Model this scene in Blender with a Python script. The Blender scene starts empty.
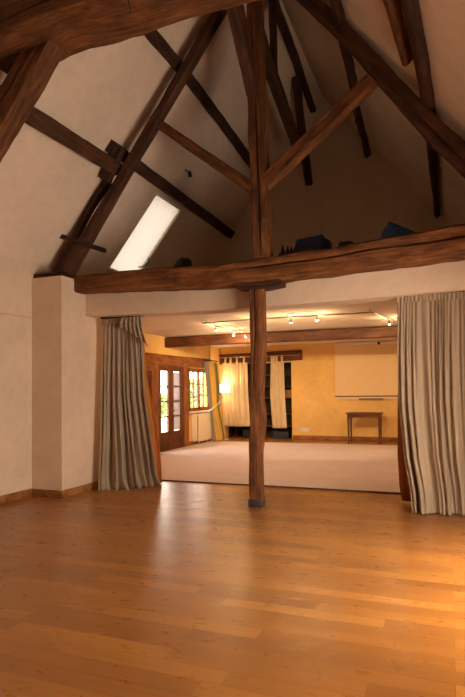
import bpy, bmesh, math, random
from mathutils import Vector, Matrix, noise
from math import sin, cos, pi, radians, sqrt, hypot

scene = bpy.context.scene
COL = scene.collection
random.seed(11)

# ------------------------------------------------------------------ tags
def tag(o, label=None, cat=None, group=None, kind=None):
    if label: o['label'] = label
    if cat: o['category'] = cat
    if group: o['group'] = group
    if kind: o['kind'] = kind
    return o

def struct(o, label=None):
    o['kind'] = 'structure'
    if label: o['label'] = label
    o['category'] = o.name.split('_')[0].split('.')[0]
    return o

def empty(name, loc, rz=0.0):
    o = bpy.data.objects.new(name, None)
    o.empty_display_size = 0.1
    o.location = loc
    o.rotation_euler = (0, 0, rz)
    COL.objects.link(o)
    return o

# ------------------------------------------------------------------ materials
def new_mat(name):
    m = bpy.data.materials.new(name)
    m.use_nodes = True
    nt = m.node_tree
    b = nt.nodes['Principled BSDF']
    return m, nt, b

def ramp(nt, fac, stops):
    r = nt.nodes.new('ShaderNodeValToRGB')
    e = r.color_ramp.elements
    while len(e) > 1: e.remove(e[-1])
    e[0].position = stops[0][0]; e[0].color = (*stops[0][1], 1)
    for p, c in stops[1:]:
        k = e.new(p); k.color = (*c, 1)
    nt.links.new(fac, r.inputs['Fac'])
    return r.outputs['Color']

def noise_tex(nt, vec, scale=5, detail=4, rough=0.55, dist=0.0):
    n = nt.nodes.new('ShaderNodeTexNoise')
    n.inputs['Scale'].default_value = scale
    n.inputs['Detail'].default_value = detail
    n.inputs['Roughness'].default_value = rough
    n.inputs['Distortion'].default_value = dist
    if vec is not None: nt.links.new(vec, n.inputs['Vector'])
    return n.outputs['Fac']

def mapping(nt, scale=(1, 1, 1), kind='Object', rand=False):
    tc = nt.nodes.new('ShaderNodeTexCoord')
    mp = nt.nodes.new('ShaderNodeMapping')
    mp.inputs['Scale'].default_value = scale
    nt.links.new(tc.outputs[kind], mp.inputs['Vector'])
    if rand:
        oi = nt.nodes.new('ShaderNodeObjectInfo')
        ml = nt.nodes.new('ShaderNodeMath'); ml.operation = 'MULTIPLY'
        ml.inputs[1].default_value = 37.0
        nt.links.new(oi.outputs['Random'], ml.inputs[0])
        nt.links.new(ml.outputs[0], mp.inputs['Location'])
    return mp.outputs['Vector']

def bump(nt, b, fac, strength=0.3, dist=0.01):
    bp = nt.nodes.new('ShaderNodeBump')
    bp.inputs['Strength'].default_value = strength
    bp.inputs['Distance'].default_value = dist
    nt.links.new(fac, bp.inputs['Height'])
    nt.links.new(bp.outputs['Normal'], b.inputs['Normal'])

def mixc(nt, fac, a, c, mode='MIX'):
    m = nt.nodes.new('ShaderNodeMix'); m.data_type = 'RGBA'; m.blend_type = mode
    for key, v in ((0, fac), (6, a), (7, c)):
        if isinstance(v, (int, float)): m.inputs[key].default_value = v
        elif isinstance(v, tuple): m.inputs[key].default_value = (*v, 1)
        else: nt.links.new(v, m.inputs[key])
    return m.outputs[2]

def plain(name, col, rough=0.6, var=0.12, scale=6, bmp=0.0, metal=0.0, spec=0.5):
    m, nt, b = new_mat(name)
    v = mapping(nt)
    f = noise_tex(nt, v, scale, 5)
    lo = tuple(c * (1 - var) for c in col); hi = tuple(min(1, c * (1 + var)) for c in col)
    nt.links.new(ramp(nt, f, [(0.3, lo), (0.7, hi)]), b.inputs['Base Color'])
    b.inputs['Roughness'].default_value = rough
    b.inputs['Metallic'].default_value = metal
    b.inputs['Specular IOR Level'].default_value = spec
    if bmp:
        bump(nt, b, noise_tex(nt, v, scale * 8, 6), bmp, 0.004)
    return m

def plaster(name, col, bmp=0.25):
    m, nt, b = new_mat(name)
    v = mapping(nt)
    f = noise_tex(nt, v, 1.3, 6, 0.6, 0.4)
    f2 = noise_tex(nt, v, 9, 5, 0.6)
    c1 = ramp(nt, f, [(0.3, tuple(c * 0.90 for c in col)), (0.7, tuple(min(1, c * 1.05) for c in col))])
    c2 = ramp(nt, f2, [(0.25, (0.92, 0.91, 0.90)), (0.6, (1, 1, 1))])
    nt.links.new(mixc(nt, 1.0, c1, c2, 'MULTIPLY'), b.inputs['Base Color'])
    b.inputs['Roughness'].default_value = 0.92
    b.inputs['Specular IOR Level'].default_value = 0.15
    bump(nt, b, noise_tex(nt, v, 5, 8, 0.6), bmp, 0.02)
    return m

def timber_mat(name, dark, mid, light, rough=0.72):
    m, nt, b = new_mat(name)
    v = mapping(nt, (0.8, 9, 9), rand=True)
    f = noise_tex(nt, v, 1.6, 10, 0.7, 0.35)
    v2 = mapping(nt, (3, 60, 60), rand=True)
    f2 = noise_tex(nt, v2, 1.0, 6, 0.7, 0.5)
    v3 = mapping(nt, (1.6, 4, 4), rand=True)
    f3 = noise_tex(nt, v3, 2.0, 8, 0.65, 0.5)
    c = ramp(nt, f, [(0.28, dark), (0.5, mid), (0.72, light)])
    c2 = ramp(nt, f2, [(0.34, (0.45, 0.42, 0.4)), (0.55, (1, 1, 1))])
    c = mixc(nt, 0.8, c, c2, 'MULTIPLY')
    c3 = ramp(nt, f3, [(0.33, (0.30, 0.26, 0.24)), (0.62, (1.0, 1.0, 1.0))])
    c = mixc(nt, 0.9, c, c3, 'MULTIPLY')
    nt.links.new(c, b.inputs['Base Color'])
    b.inputs['Roughness'].default_value = rough
    b.inputs['Specular IOR Level'].default_value = 0.3
    ad = nt.nodes.new('ShaderNodeMath'); ad.operation = 'ADD'
    nt.links.new(f, ad.inputs[0]); nt.links.new(f2, ad.inputs[1])
    bump(nt, b, ad.outputs[0], 0.55, 0.02)
    return m

def emit_mat(name, col, strength):
    m, nt, b = new_mat(name)
    b.inputs['Base Color'].default_value = (*col, 1)
    b.inputs['Emission Color'].default_value = (*col, 1)
    b.inputs['Emission Strength'].default_value = strength
    return m

def glass_mat(name, tint=(1, 1, 1), frost=0.0, fcol=(0.8, 0.8, 0.8)):
    m = bpy.data.materials.new(name); m.use_nodes = True
    nt = m.node_tree; nt.nodes.clear()
    out = nt.nodes.new('ShaderNodeOutputMaterial')
    tr = nt.nodes.new('ShaderNodeBsdfTransparent'); tr.inputs['Color'].default_value = (*tint, 1)
    gl = nt.nodes.new('ShaderNodeBsdfGlossy'); gl.inputs['Roughness'].default_value = 0.03
    lw = nt.nodes.new('ShaderNodeLayerWeight'); lw.inputs['Blend'].default_value = 0.5
    pw = nt.nodes.new('ShaderNodeMath'); pw.operation = 'POWER'; pw.inputs[1].default_value = 5.0
    nt.links.new(lw.outputs['Facing'], pw.inputs[0])
    fr = nt.nodes.new('ShaderNodeMath'); fr.operation = 'MULTIPLY_ADD'; fr.inputs[1].default_value = 0.6; fr.inputs[2].default_value = 0.03
    nt.links.new(pw.outputs[0], fr.inputs[0])
    mx = nt.nodes.new('ShaderNodeMixShader')
    nt.links.new(fr.outputs[0], mx.inputs[0]); nt.links.new(tr.outputs[0], mx.inputs[1]); nt.links.new(gl.outputs[0], mx.inputs[2])
    last = mx.outputs[0]
    if frost:
        tl = nt.nodes.new('ShaderNodeBsdfTranslucent'); tl.inputs['Color'].default_value = (*fcol, 1)
        m2 = nt.nodes.new('ShaderNodeMixShader'); m2.inputs[0].default_value = frost
        nt.links.new(last, m2.inputs[1]); nt.links.new(tl.outputs[0], m2.inputs[2]); last = m2.outputs[0]
    nt.links.new(last, out.inputs['Surface'])
    return m

def cloth_mat(name, col, transl=0.25, weave=True, tcol=None):
    m, nt, b = new_mat(name)
    v = mapping(nt)
    f = noise_tex(nt, v, 3.0, 4)
    c = ramp(nt, f, [(0.3, tuple(x * 0.9 for x in col)), (0.7, tuple(min(1, x * 1.07) for x in col))])
    nt.links.new(c, b.inputs['Base Color'])
    b.inputs['Roughness'].default_value = 0.8
    b.inputs['Specular IOR Level'].default_value = 0.2
    b.inputs['Sheen Weight'].default_value = 0.15
    if weave:
        bump(nt, b, noise_tex(nt, mapping(nt, (140, 140, 40)), 1.0, 2), 0.15, 0.003)
    if transl:
        tl = nt.nodes.new('ShaderNodeBsdfTranslucent')
        if tcol: tl.inputs['Color'].default_value = (*tcol, 1)
        else: nt.links.new(c, tl.inputs['Color'])
        mx = nt.nodes.new('ShaderNodeMixShader'); mx.inputs[0].default_value = transl
        out = nt.nodes['Material Output']
        nt.links.new(b.outputs[0], mx.inputs[1]); nt.links.new(tl.outputs[0], mx.inputs[2])
        nt.links.new(mx.outputs[0], out.inputs['Surface'])
    return m

def parquet_mat():
    m, nt, b = new_mat('oak_parquet')
    v = mapping(nt)
    br = nt.nodes.new('ShaderNodeTexBrick')
    br.offset = 0.37; br.offset_frequency = 2; br.squash = 0.8; br.squash_frequency = 3
    br.inputs['Scale'].default_value = 1.0
    br.inputs['Brick Width'].default_value = 0.95
    br.inputs['Row Height'].default_value = 0.118
    br.inputs['Mortar Size'].default_value = 0.0011
    br.inputs['Mortar Smooth'].default_value = 0.3
    br.inputs['Bias'].default_value = 0.0
    br.inputs['Color1'].default_value = (0, 0, 0, 1)
    br.inputs['Color2'].default_value = (1, 1, 1, 1)
    br.inputs['Mortar'].default_value = (0.5, 0.5, 0.5, 1)
    nt.links.new(v, br.inputs['Vector'])
    c = ramp(nt, br.outputs['Color'], [(0.0, FLOOR_LO), (0.5, FLOOR_MID), (1.0, FLOOR_HI)])
    g = noise_tex(nt, mapping(nt, (0.9, 24, 1)), 1.5, 5, 0.6, 0.2)
    gc = ramp(nt, g, [(0.2, (0.55, 0.50, 0.45)), (0.5, (1, 1, 1)), (0.8, (1.2, 1.18, 1.1))])
    c = mixc(nt, 0.55, c, gc, 'MULTIPLY')
    w = noise_tex(nt, mapping(nt, (0.5, 0.9, 1)), 1.6, 5, 0.6)
    wc = ramp(nt, w, [(0.3, (0.8, 0.76, 0.7)), (0.65, (1, 1, 1))])
    c = mixc(nt, 0.8, c, wc, 'MULTIPLY')
    c = mixc(nt, br.outputs['Fac'], c, (0.05, 0.02, 0.008))
    nt.links.new(c, b.inputs['Base Color'])
    rr = ramp(nt, noise_tex(nt, mapping(nt, (3, 5, 1)), 2.2, 6, 0.6), [(0.3, (0.24,) * 3), (0.7, (0.40,) * 3)])
    nt.links.new(rr, b.inputs['Roughness'])
    b.inputs['Specular IOR Level'].default_value = 0.36
    b.inputs['Sheen Weight'].default_value = 0.05
    b.inputs['Sheen Tint'].default_value = (1.0, 0.78, 0.42, 1)
    b.inputs['Sheen Roughness'].default_value = 0.5
    bump(nt, b, noise_tex(nt, mapping(nt, (1.6, 5, 1)), 1.8, 1), 0.07, 0.01)
    return m

FLOOR_LO, FLOOR_MID, FLOOR_HI = (0.27, 0.089, 0.011), (0.36, 0.127, 0.017), (0.46, 0.178, 0.027)

M = {}
M['wall'] = plaster('beige_plaster', (0.72, 0.56, 0.41))
M['pier'] = plaster('pier_plaster', (0.72, 0.55, 0.40), 0.15)
M['roof'] = plaster('white_roof_plaster', (0.76, 0.60, 0.46), 0.3)
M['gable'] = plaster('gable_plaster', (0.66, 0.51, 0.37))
M['backceil'] = plaster('back_ceiling_plaster', (0.78, 0.66, 0.56), 0.15)
M['yellow'] = plaster('yellow_plaster', (0.86, 0.56, 0.20), 0.2)
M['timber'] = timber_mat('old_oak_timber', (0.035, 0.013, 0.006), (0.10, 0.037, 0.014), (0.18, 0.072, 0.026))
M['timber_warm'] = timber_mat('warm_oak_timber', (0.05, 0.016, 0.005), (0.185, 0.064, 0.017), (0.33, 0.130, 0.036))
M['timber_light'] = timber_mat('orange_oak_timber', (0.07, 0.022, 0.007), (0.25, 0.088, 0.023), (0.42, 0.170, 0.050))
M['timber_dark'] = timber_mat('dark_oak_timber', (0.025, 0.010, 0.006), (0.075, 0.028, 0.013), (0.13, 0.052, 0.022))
M['joinery'] = timber_mat('red_brown_joinery', (0.27, 0.085, 0.018), (0.43, 0.145, 0.032), (0.54, 0.20, 0.05), 0.45)
M['joinery_dark'] = timber_mat('dark_joinery', (0.12, 0.034, 0.010), (0.20, 0.060, 0.016), (0.27, 0.09, 0.025), 0.45)
M['beam_red'] = timber_mat('dark_red_beam', (0.06, 0.017, 0.006), (0.115, 0.034, 0.010), (0.17, 0.056, 0.017), 0.5)
M['skirting'] = timber_mat('oak_skirting', (0.34, 0.13, 0.035), (0.48, 0.195, 0.052), (0.60, 0.26, 0.075), 0.5)
M['table'] = timber_mat('mahogany_table', (0.11, 0.030, 0.012), (0.19, 0.055, 0.020), (0.28, 0.09, 0.032), 0.35)
M['parquet'] = parquet_mat()
M['carpet'] = plain('pale_pink_carpet', (0.72, 0.61, 0.60), 0.95, 0.05, 3, 0.5, spec=0.1)
M['carpet_edge'] = plain('dark_binding', (0.10, 0.05, 0.035), 0.8)
M['linen'] = cloth_mat('taupe_linen', (0.40, 0.30, 0.20), 0.05)
M['lining'] = cloth_mat('amber_lining', (0.75, 0.40, 0.11), 0.5)
M['lining_rust'] = cloth_mat('rust_lining', (0.42, 0.16, 0.06), 0.2)
M['cream'] = cloth_mat('cream_cotton', (0.82, 0.66, 0.42), 0.25)
M['str_grey'] = cloth_mat('stripe_grey', (0.27, 0.26, 0.26), 0.1)
M['str_yellow'] = cloth_mat('stripe_yellow', (0.78, 0.50, 0.10), 0.25)
M['str_green'] = cloth_mat('stripe_green', (0.22, 0.25, 0.08), 0.2)
M['str_cream'] = cloth_mat('stripe_cream', (0.75, 0.62, 0.42), 0.25)
M['tieback'] = plain('white_cotton', (0.82, 0.78, 0.74), 0.8)
M['iron'] = plain('dark_iron', (0.035, 0.03, 0.028), 0.5, metal=0.6)
M['steel'] = plain('brushed_steel', (0.45, 0.42, 0.40), 0.35, metal=0.9)
M['shoe'] = plain('dark_post_shoe', (0.055, 0.040, 0.035), 0.5)
M['white'] = plain('white_enamel', (0.82, 0.76, 0.66), 0.45, 0.03)
M['radiator'] = plain('cream_enamel', (0.80, 0.68, 0.50), 0.5, 0.03)
M['screen'] = plain('screen_cloth', (0.86, 0.63, 0.36), 0.85, 0.02, spec=0.1)
M['screen_bar'] = plain('screen_bar_metal', (0.20, 0.13, 0.08), 0.5)
M['glass'] = glass_mat('window_glass')
M['frost'] = glass_mat('net_backed_glass', (0.25, 0.22, 0.23), 0.5, (0.26, 0.22, 0.22))
M['blind'] = glass_mat('blind_behind_glass', (0.08, 0.08, 0.08), 0.9, (0.27, 0.262, 0.26))  # no covering here: the pane itself is dimmed to let in less light
M['blue'] = plain('blue_nylon', (0.014, 0.035, 0.11), 0.6, 0.25, 5)
M['blue_light'] = plain('bright_blue_cover', (0.012, 0.085, 0.28), 0.55, 0.25, 5)
M['dark'] = plain('dark_cloth', (0.03, 0.025, 0.028), 0.8)
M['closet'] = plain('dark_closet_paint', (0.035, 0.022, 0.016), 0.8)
M['crate'] = plain('navy_crate', (0.02, 0.025, 0.045), 0.5)
M['tanbox'] = plain('tan_card', (0.35, 0.22, 0.11), 0.8)
M['shade'] = emit_mat('lit_lamp_shade', (1.0, 0.80, 0.50), 4.0)
M['bulb'] = emit_mat('lit_spot_bulb', (1.0, 0.78, 0.48), 45.0)
M['lawn'] = plain('lawn', (0.20, 0.26, 0.10), 0.9, 0.3, 2)
M['leaf'] = plain('leaf', (0.11, 0.18, 0.05), 0.7, 0.4, 3)
M['terrace'] = plain('terrace_stone', (0.55, 0.52, 0.48), 0.8)

# ------------------------------------------------------------------ mesh builder
class MB:
    def __init__(self): self.v = []; self.f = []; self.mi = []
    def add(self, vs, fs, mi=0):
        n = len(self.v)
        self.v += [tuple(p) for p in vs]
        self.f += [[i + n for i in f] for f in fs]
        self.mi += [mi] * len(fs)
    def box(self, a, b, mi=0, M4=None, ch=0.0):
        x0, y0, z0 = (min(a[i], b[i]) for i in range(3)); x1, y1, z1 = (max(a[i], b[i]) for i in range(3))
        if ch <= 0:
            vs = [(x0, y0, z0), (x1, y0, z0), (x1, y1, z0), (x0, y1, z0), (x0, y0, z1), (x1, y0, z1), (x1, y1, z1), (x0, y1, z1)]
            fs = [[0, 3, 2, 1], [4, 5, 6, 7], [0, 1, 5, 4], [1, 2, 6, 5], [2, 3, 7, 6], [3, 0, 4, 7]]
            if M4: vs = [M4 @ Vector(p) for p in vs]
            self.add(vs, fs, mi)
        else:
            bm = bmesh.new(); bmesh.ops.create_cube(bm, size=1)
            for p in bm.verts:
                p.co = Vector(((x0 + x1) / 2 + p.co.x * (x1 - x0), (y0 + y1) / 2 + p.co.y * (y1 - y0), (z0 + z1) / 2 + p.co.z * (z1 - z0)))
            bmesh.ops.bevel(bm, geom=bm.edges[:], offset=ch, segments=2, affect='EDGES', profile=0.6)
            bm.verts.ensure_lookup_table(); bm.verts.index_update()
            vs = [p.co.copy() for p in bm.verts]
            if M4: vs = [M4 @ p for p in vs]
            self.add(vs, [[q.index for q in f.verts] for f in bm.faces], mi); bm.free()
    def prism(self, poly, axis, a, b, mi=0):
        # poly in the two other axes (in x,y,z order), extruded along axis from a to b
        def mk(p, t):
            if axis == 0: return (t, p[0], p[1])
            if axis == 1: return (p[0], t, p[1])
            return (p[0], p[1], t)
        n = len(poly)
        vs = [mk(p, a) for p in poly] + [mk(p, b) for p in poly]
        fs = [list(range(n)), list(range(2 * n - 1, n - 1, -1))] + [[i, i + n, (i + 1) % n + n, (i + 1) % n] for i in range(n)]
        self.add(vs, fs, mi)
    def tube(self, pts, r, seg=8, mi=0, caps=True):
        pts = [Vector(p) for p in pts]
        rs = r if isinstance(r, (list, tuple)) else [r] * len(pts)
        vs = []; fs = []
        prev = None
        for i, p in enumerate(pts):
            d = (pts[min(i + 1, len(pts) - 1)] - pts[max(i - 1, 0)]).normalized()
            if prev is None:
                a = d.orthogonal().normalized()
            else:
                a = (prev - d * prev.dot(d)).normalized()
            prev = a; c = d.cross(a)
            for k in range(seg):
                t = 2 * pi * k / seg
                vs.append(p + (a * cos(t) + c * sin(t)) * rs[i])
        for i in range(len(pts) - 1):
            for k in range(seg):
                fs.append([i * seg + k, i * seg + (k + 1) % seg, (i + 1) * seg + (k + 1) % seg, (i + 1) * seg + k])
        if caps:
            fs.append(list(range(seg))[::-1]); fs.append([(len(pts) - 1) * seg + k for k in range(seg)])
        self.add(vs, fs, mi)
    def lathe(self, prof, c=(0, 0, 0), seg=20, mi=0, M4=None):
        vs = []; fs = []
        for r, z in prof:
            for k in range(seg):
                t = 2 * pi * k / seg
                p = Vector((r * cos(t), r * sin(t), z))
                if M4: p = M4 @ p
                vs.append(p + Vector(c))
        for i in range(len(prof) - 1):
            for k in range(seg):
                fs.append([i * seg + k, i * seg + (k + 1) % seg, (i + 1) * seg + (k + 1) % seg, (i + 1) * seg + k])
        self.add(vs, fs, mi)
    def build(self, name, mats, parent=None, smooth=None, origin=None):
        me = bpy.data.meshes.new(name)
        vs = self.v
        if origin is not None:
            ox, oy, oz = origin
            vs = [(p[0] - ox, p[1] - oy, p[2] - oz) for p in vs]
        me.from_pydata([tuple(p) for p in vs], [], self.f)
        for m in (mats if isinstance(mats, (list, tuple)) else [mats]): me.materials.append(m)
        for i, p in enumerate(me.polygons): p.material_index = self.mi[i]
        bm = bmesh.new(); bm.from_mesh(me); bmesh.ops.recalc_face_normals(bm, faces=bm.faces[:]); bm.to_mesh(me); bm.free()
        if smooth is not None:
            for p in me.polygons: p.use_smooth = True
            me.set_sharp_from_angle(angle=radians(smooth))
        o = bpy.data.objects.new(name, me); COL.objects.link(o)
        if parent: o.parent = parent
        if origin is not None: o.location = origin
        return o

def simple_box(name, a, b, mat, parent=None, ch=0.0):
    m = MB(); m.box(a, b, ch=ch)
    return m.build(name, mat, parent, 35 if ch else None)

# ------------------------------------------------------------------ hewn timber
def lerp(a, b, t): return a + (b - a) * t
def interp(vals, t):
    if isinstance(vals, (int, float)): return vals
    n = len(vals) - 1; x = t * n; i = min(int(x), n - 1); return lerp(vals[i], vals[i + 1], x - i)

def timber(name, label, pts, w, d, side=(0, 1, 0), mat='timber', rough=0.006, crack=None, seed=1, group=None, cat='beam', step=0.09, parent=None, bow=0.004):
    """Rough hewn timber: pts is its centre line, w its width across the line in the plane normal to 'side', d its depth along 'side'.
    The mesh lies along local X (the grain), local Y = side."""
    pts = [Vector(p) for p in pts]
    p0, p1 = pts[0], pts[-1]
    X = (p1 - p0).normalized(); S = Vector(side); Y = (S - X * S.dot(X)).normalized(); Z = X.cross(Y)
    R = Matrix((X, Y, Z)).transposed()
    loc = [R.transposed() @ (p - p0) for p in pts]
    L = loc[-1].x
    n = max(6, int(L / step))
    mb = MB()
    def centre(x):
        for i in range(len(loc) - 1):
            if x <= loc[i + 1].x or i == len(loc) - 2:
                t = (x - loc[i].x) / max(1e-6, loc[i + 1].x - loc[i].x)
                pm = loc[i - 1] if i > 0 else loc[i] * 2 - loc[i + 1]
                pn = loc[i + 2] if i + 2 < len(loc) else loc[i + 1] * 2 - loc[i]
                a, b2 = loc[i], loc[i + 1]
                def cr(k): return 0.5 * ((2 * a[k]) + (-pm[k] + b2[k]) * t + (2 * pm[k] - 5 * a[k] + 4 * b2[k] - pn[k]) * t * t + (-pm[k] + 3 * a[k] - 3 * b2[k] + pn[k]) * t ** 3)
                return cr(1), cr(2)
        return 0, 0
    rings = []
    for i in range(n + 1):
        t = i / n; x = L * t
        cy, cz = centre(x) if len(loc) > 2 else (0, 0)
        cy += bow * 2 * noise.noise((x * 0.7, seed * 3.1, 0)); cz += bow * 2 * noise.noise((x * 0.7, seed * 5.7, 4))
        ww = interp(w, t) / 2; dd = interp(d, t) / 2
        ch = min(ww, dd) * (0.22 + 0.12 * noise.noise((x * 1.3, seed, 9)))
        prof = [(-dd, -ww + ch), (-dd, -ww * 0.4)]
        if crack:
            co = crack[0] * ww + 0.12 * ww * noise.noise((x * 1.5, seed * 2.2, 1)) + 0.03 * ww * noise.noise((x * 9, seed, 2))
            act = 1.0
            if len(crack) > 2:
                act = max(0, min(1, (t - crack[2]) * 15)) * max(0, min(1, (crack[3] - t) * 15))
            op = 0.010 * (0.3 + act)
            prof += [(-dd, co - op), (-dd + crack[1] * act, co), (-dd, co + op)]
        else:
            prof += [(-dd, -0.03), (-dd, 0), (-dd, 0.03)]
        prof += [(-dd, ww * 0.55), (-dd, ww - ch), (-dd + ch, ww), (0, ww), (dd - ch, ww), (dd, ww - ch), (dd, 0), (dd, -ww + ch), (dd - ch, -ww), (0, -ww), (-dd + ch, -ww)]
        ring = []
        for k, (a, c) in enumerate(prof):
            j = rough * (noise.noise((x * 3.2, k * 7.3, seed * 11.0)) + 0.5 * noise.noise((x * 11, k * 3.3, seed * 17.0)))
            l = hypot(a, c) + 1e-6
            ring.append((x, cy + a + a / l * j * 1.6, cz + c + c / l * j * 1.6))
        rings.append(ring)
    m = len(rings[0]); vs = [p for r in rings for p in r]; fs = []
    for i in range(n):
        for k in range(m):
            fs.append([i * m + k, i * m + (k + 1) % m, (i + 1) * m + (k + 1) % m, (i + 1) * m + k])
    fs.append(list(range(m))); fs.append([n * m + k for k in range(m)][::-1])
    mb.add(vs, fs)
    o = mb.build(name, M[mat], parent, 38)
    o.matrix_world = Matrix.Translation(p0) @ R.to_4x4()
    if label: tag(o, label, cat, group, 'thing')
    return o

# ------------------------------------------------------------------ room constants (metres; X along the tie beam, Y into the room)
XL = -4.84          # left wall of the near hall
XR = 1.0           # right wall
YN = -3.0           # gable wall behind the viewer
YF = 5.48           # front of the pier
YG = 9.5            # gable wall over the loft
YB = 13.8           # back wall of the rear room
XRL = -5.65         # left wall of the rear room
S = 1.233           # roof slope
ZE = 2.92           # eaves height at XL
XA = -1.96          # ridge
def roof_z(x): return ZE + S * (x - XL) if x <= XA else ZE + S * (XA - XL) - S * (x - XA)
ZA = roof_z(XA)

# ------------------------------------------------------------------ shell
mb = MB(); mb.box((-6.4, YN - 0.2, -0.12), (XR + 0.2, YB + 0.9, 0.0))
struct(mb.build('floor', M['parquet']), 'brown oak strip parquet floor')

mb = MB()
mb.box((XL - 0.25, YN - 0.2, 0), (XL, YF + 0.02, 2.23)); mb.box((XL - 0.25, YN - 0.2, 2.23), (XL - 0.006, YF + 0.02, ZE + 0.02))
mb.box((XL - 0.25, YF, 2.55), (XL, YG, ZE + 0.02))
struct(mb.build('wall_left', M['wall']), 'beige plaster wall on the left')
# thin ledge line on the left wall
mb = MB(); mb.prism([(XL - 0.01, 2.205), (XL + 0.016, 2.210), (XL + 0.016, 2.222), (XL - 0.01, 2.235)], 1, YN, YF)
struct(mb.build('trim_1', M['pier']), 'thin plaster ledge along the left wall')

# right wall with two tall windows
WZ = [(0.9, 1.7), (0.04, 1.8)]
WYS = [(0.2, 1.2), (2.6, 4.75)]
mb = MB()
ys = [YN - 0.2] + [q for p in WYS for q in p] + [YB + 0.2]
for i in range(0, len(ys), 2): mb.box((XR, ys[i], 0), (XR + 0.25, ys[i + 1], 2.85))
for (a, b), (WZ0, WZ1) in zip(WYS, WZ):
    mb.box((XR, a, 0), (XR + 0.25, b, WZ0)); mb.box((XR, a, WZ1), (XR + 0.25, b, 2.85))
struct(mb.build('wall_right', M['wall']), 'beige plaster wall on the right')
for i, (a, b) in enumerate(WYS):
    WZ0, WZ1 = WZ[i]
    fr = MB()
    x0, x1 = XR + 0.12, XR + 0.18
    for y in (a, b - 0.07, (a + b) / 2 - 0.05): fr.box((x0, y, WZ0), (x1, y + (0.07 if y != (a + b) / 2 - 0.05 else 0.1), WZ1))
    for z in (WZ0, WZ1 - 0.07): fr.box((x0, a, z), (x1, b, z + 0.07))
    w = struct(fr.build('window_%d' % (i + 1), M['joinery']), 'wooden casement window in the right wall')
    g = MB(); g.box((x0 + 0.025, a, WZ0), (x0 + 0.03, b, WZ1)); g.build('pane', M['glass'], w)

# wall behind the viewer: a full gable
mb = MB()
mb.prism([(XL - 0.25, 0.0), (XR + 0.25, 0.0), (XR + 0.25, 2.8), (XA, ZA + 0.05), (XL - 0.25, ZE)], 1, YN - 0.25, YN)
struct(mb.build('wall_near', M['wall']), 'plaster gable wall behind the viewer')

# roof slopes; the left one has the skylight opening
SKY_Y0, SKY_Y1 = 6.92, 7.74
SKY_X0, SKY_X1 = -4.69, -3.85
TH = 0.20
def slope_piece(mb, xa, xb, ya, yb, sgn):
    # a slab under which the plaster is the inner face, TH thick outwards
    nx, nz = (-S, 1.0) if sgn < 0 else (S, 1.0)
    l = hypot(nx, nz); nx, nz = nx / l * TH, nz / l * TH
    za, zb = (roof_z(xa), roof_z(xb))
    poly = [(xa, za), (xb, zb), (xb + nx, zb + nz), (xa + nx, za + nz)]
    mb.prism(poly, 1, ya, yb)
mb = MB()
slope_piece(mb, XL - 0.3, XA, YN - 0.2, SKY_Y0, -1); slope_piece(mb, XL - 0.3, XA, SKY_Y1, YG + 0.2, -1)
slope_piece(mb, XL - 0.3, SKY_X0, SKY_Y0, SKY_Y1, -1); slope_piece(mb, SKY_X1, XA, SKY_Y0, SKY_Y1, -1)
struct(mb.build('ceiling_left', M['roof']), 'white plastered left roof slope')
mb = MB(); slope_piece(mb, XA, XR + 0.3, YN - 0.2, YG + 0.2, 1)
mb.prism([(XA - 0.3, ZA + 0.1), (XA + 0.3, ZA + 0.1), (XA + 0.3, ZA + 0.6), (XA - 0.3, ZA + 0.6)], 1, YN - 0.2, YG + 0.2)
struct(mb.build('ceiling_right', M['roof']), 'white plastered right roof slope')

# skylight: frame, pane and curved handle
nl = Vector((-S, 0, 1)).normalized(); ul = Vector((1, 0, S)).normalized()
def on_slope(s, y, o):   # s = distance up the slope from SKY_X0, o outward
    return Vector((SKY_X0, 0, roof_z(SKY_X0))) + ul * s + nl * o + Vector((0, y, 0))
SL = (SKY_X1 - SKY_X0) * sqrt(1 + S * S)
A = Matrix((ul, Vector((0, 1, 0)), nl)).transposed().to_4x4(); A.translation = Vector((SKY_X0, 0, roof_z(SKY_X0)))
fr = MB()
for a, b in (((0, SKY_Y0, .01), (.03, SKY_Y1, .08)), ((SL - .03, SKY_Y0, .01), (SL, SKY_Y1, .08)), ((0, SKY_Y0, .01), (SL, SKY_Y0 + .03, .08)), ((0, SKY_Y1 - .03, .01), (SL, SKY_Y1, .08))):
    fr.box(a, b, M4=A)
sk = struct(fr.build('window_3', M['white']), 'bright skylight in the left roof slope')
g = MB(); g.box((0.02, SKY_Y0 + .02, .04), (SL - .02, SKY_Y1 - .02, .044), M4=A); g.build('pane', M['blind'], sk)
h = MB()
hp = [on_slope(0.20, SKY_Y1 - 0.10, 0.035), on_slope(0.24, SKY_Y1 - 0.11, -0.02), on_slope(0.30, SKY_Y1 - 0.11, -0.05), on_slope(0.37, SKY_Y1 - 0.09, -0.055), on_slope(0.41, SKY_Y1 - 0.07, -0.03), on_slope(0.40, SKY_Y1 - 0.06, 0.0)]
h.tube(hp, 0.011, 8); h.build('handle', M['iron'], sk, 60)

# pier on the left and the rear part of it
mb = MB(); mb.box((XL, YF, 0), (-4.385, 6.45, 2.43)); mb.box((XL, YF, 2.43), (-4.385, 6.25, 2.715))
mb.box((XL, 5.96, 2.6), (-4.385, 6.25, 2.70))
struct(mb.build('wall_pier', M['pier']), 'beige plaster pier carrying the tie beam')
mb = MB(); mb.box((0.62, YF, 0), (XR, 6.25, 2.6))
struct(mb.build('wall_pier_right', M['pier']), 'plaster pier on the right')

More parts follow.
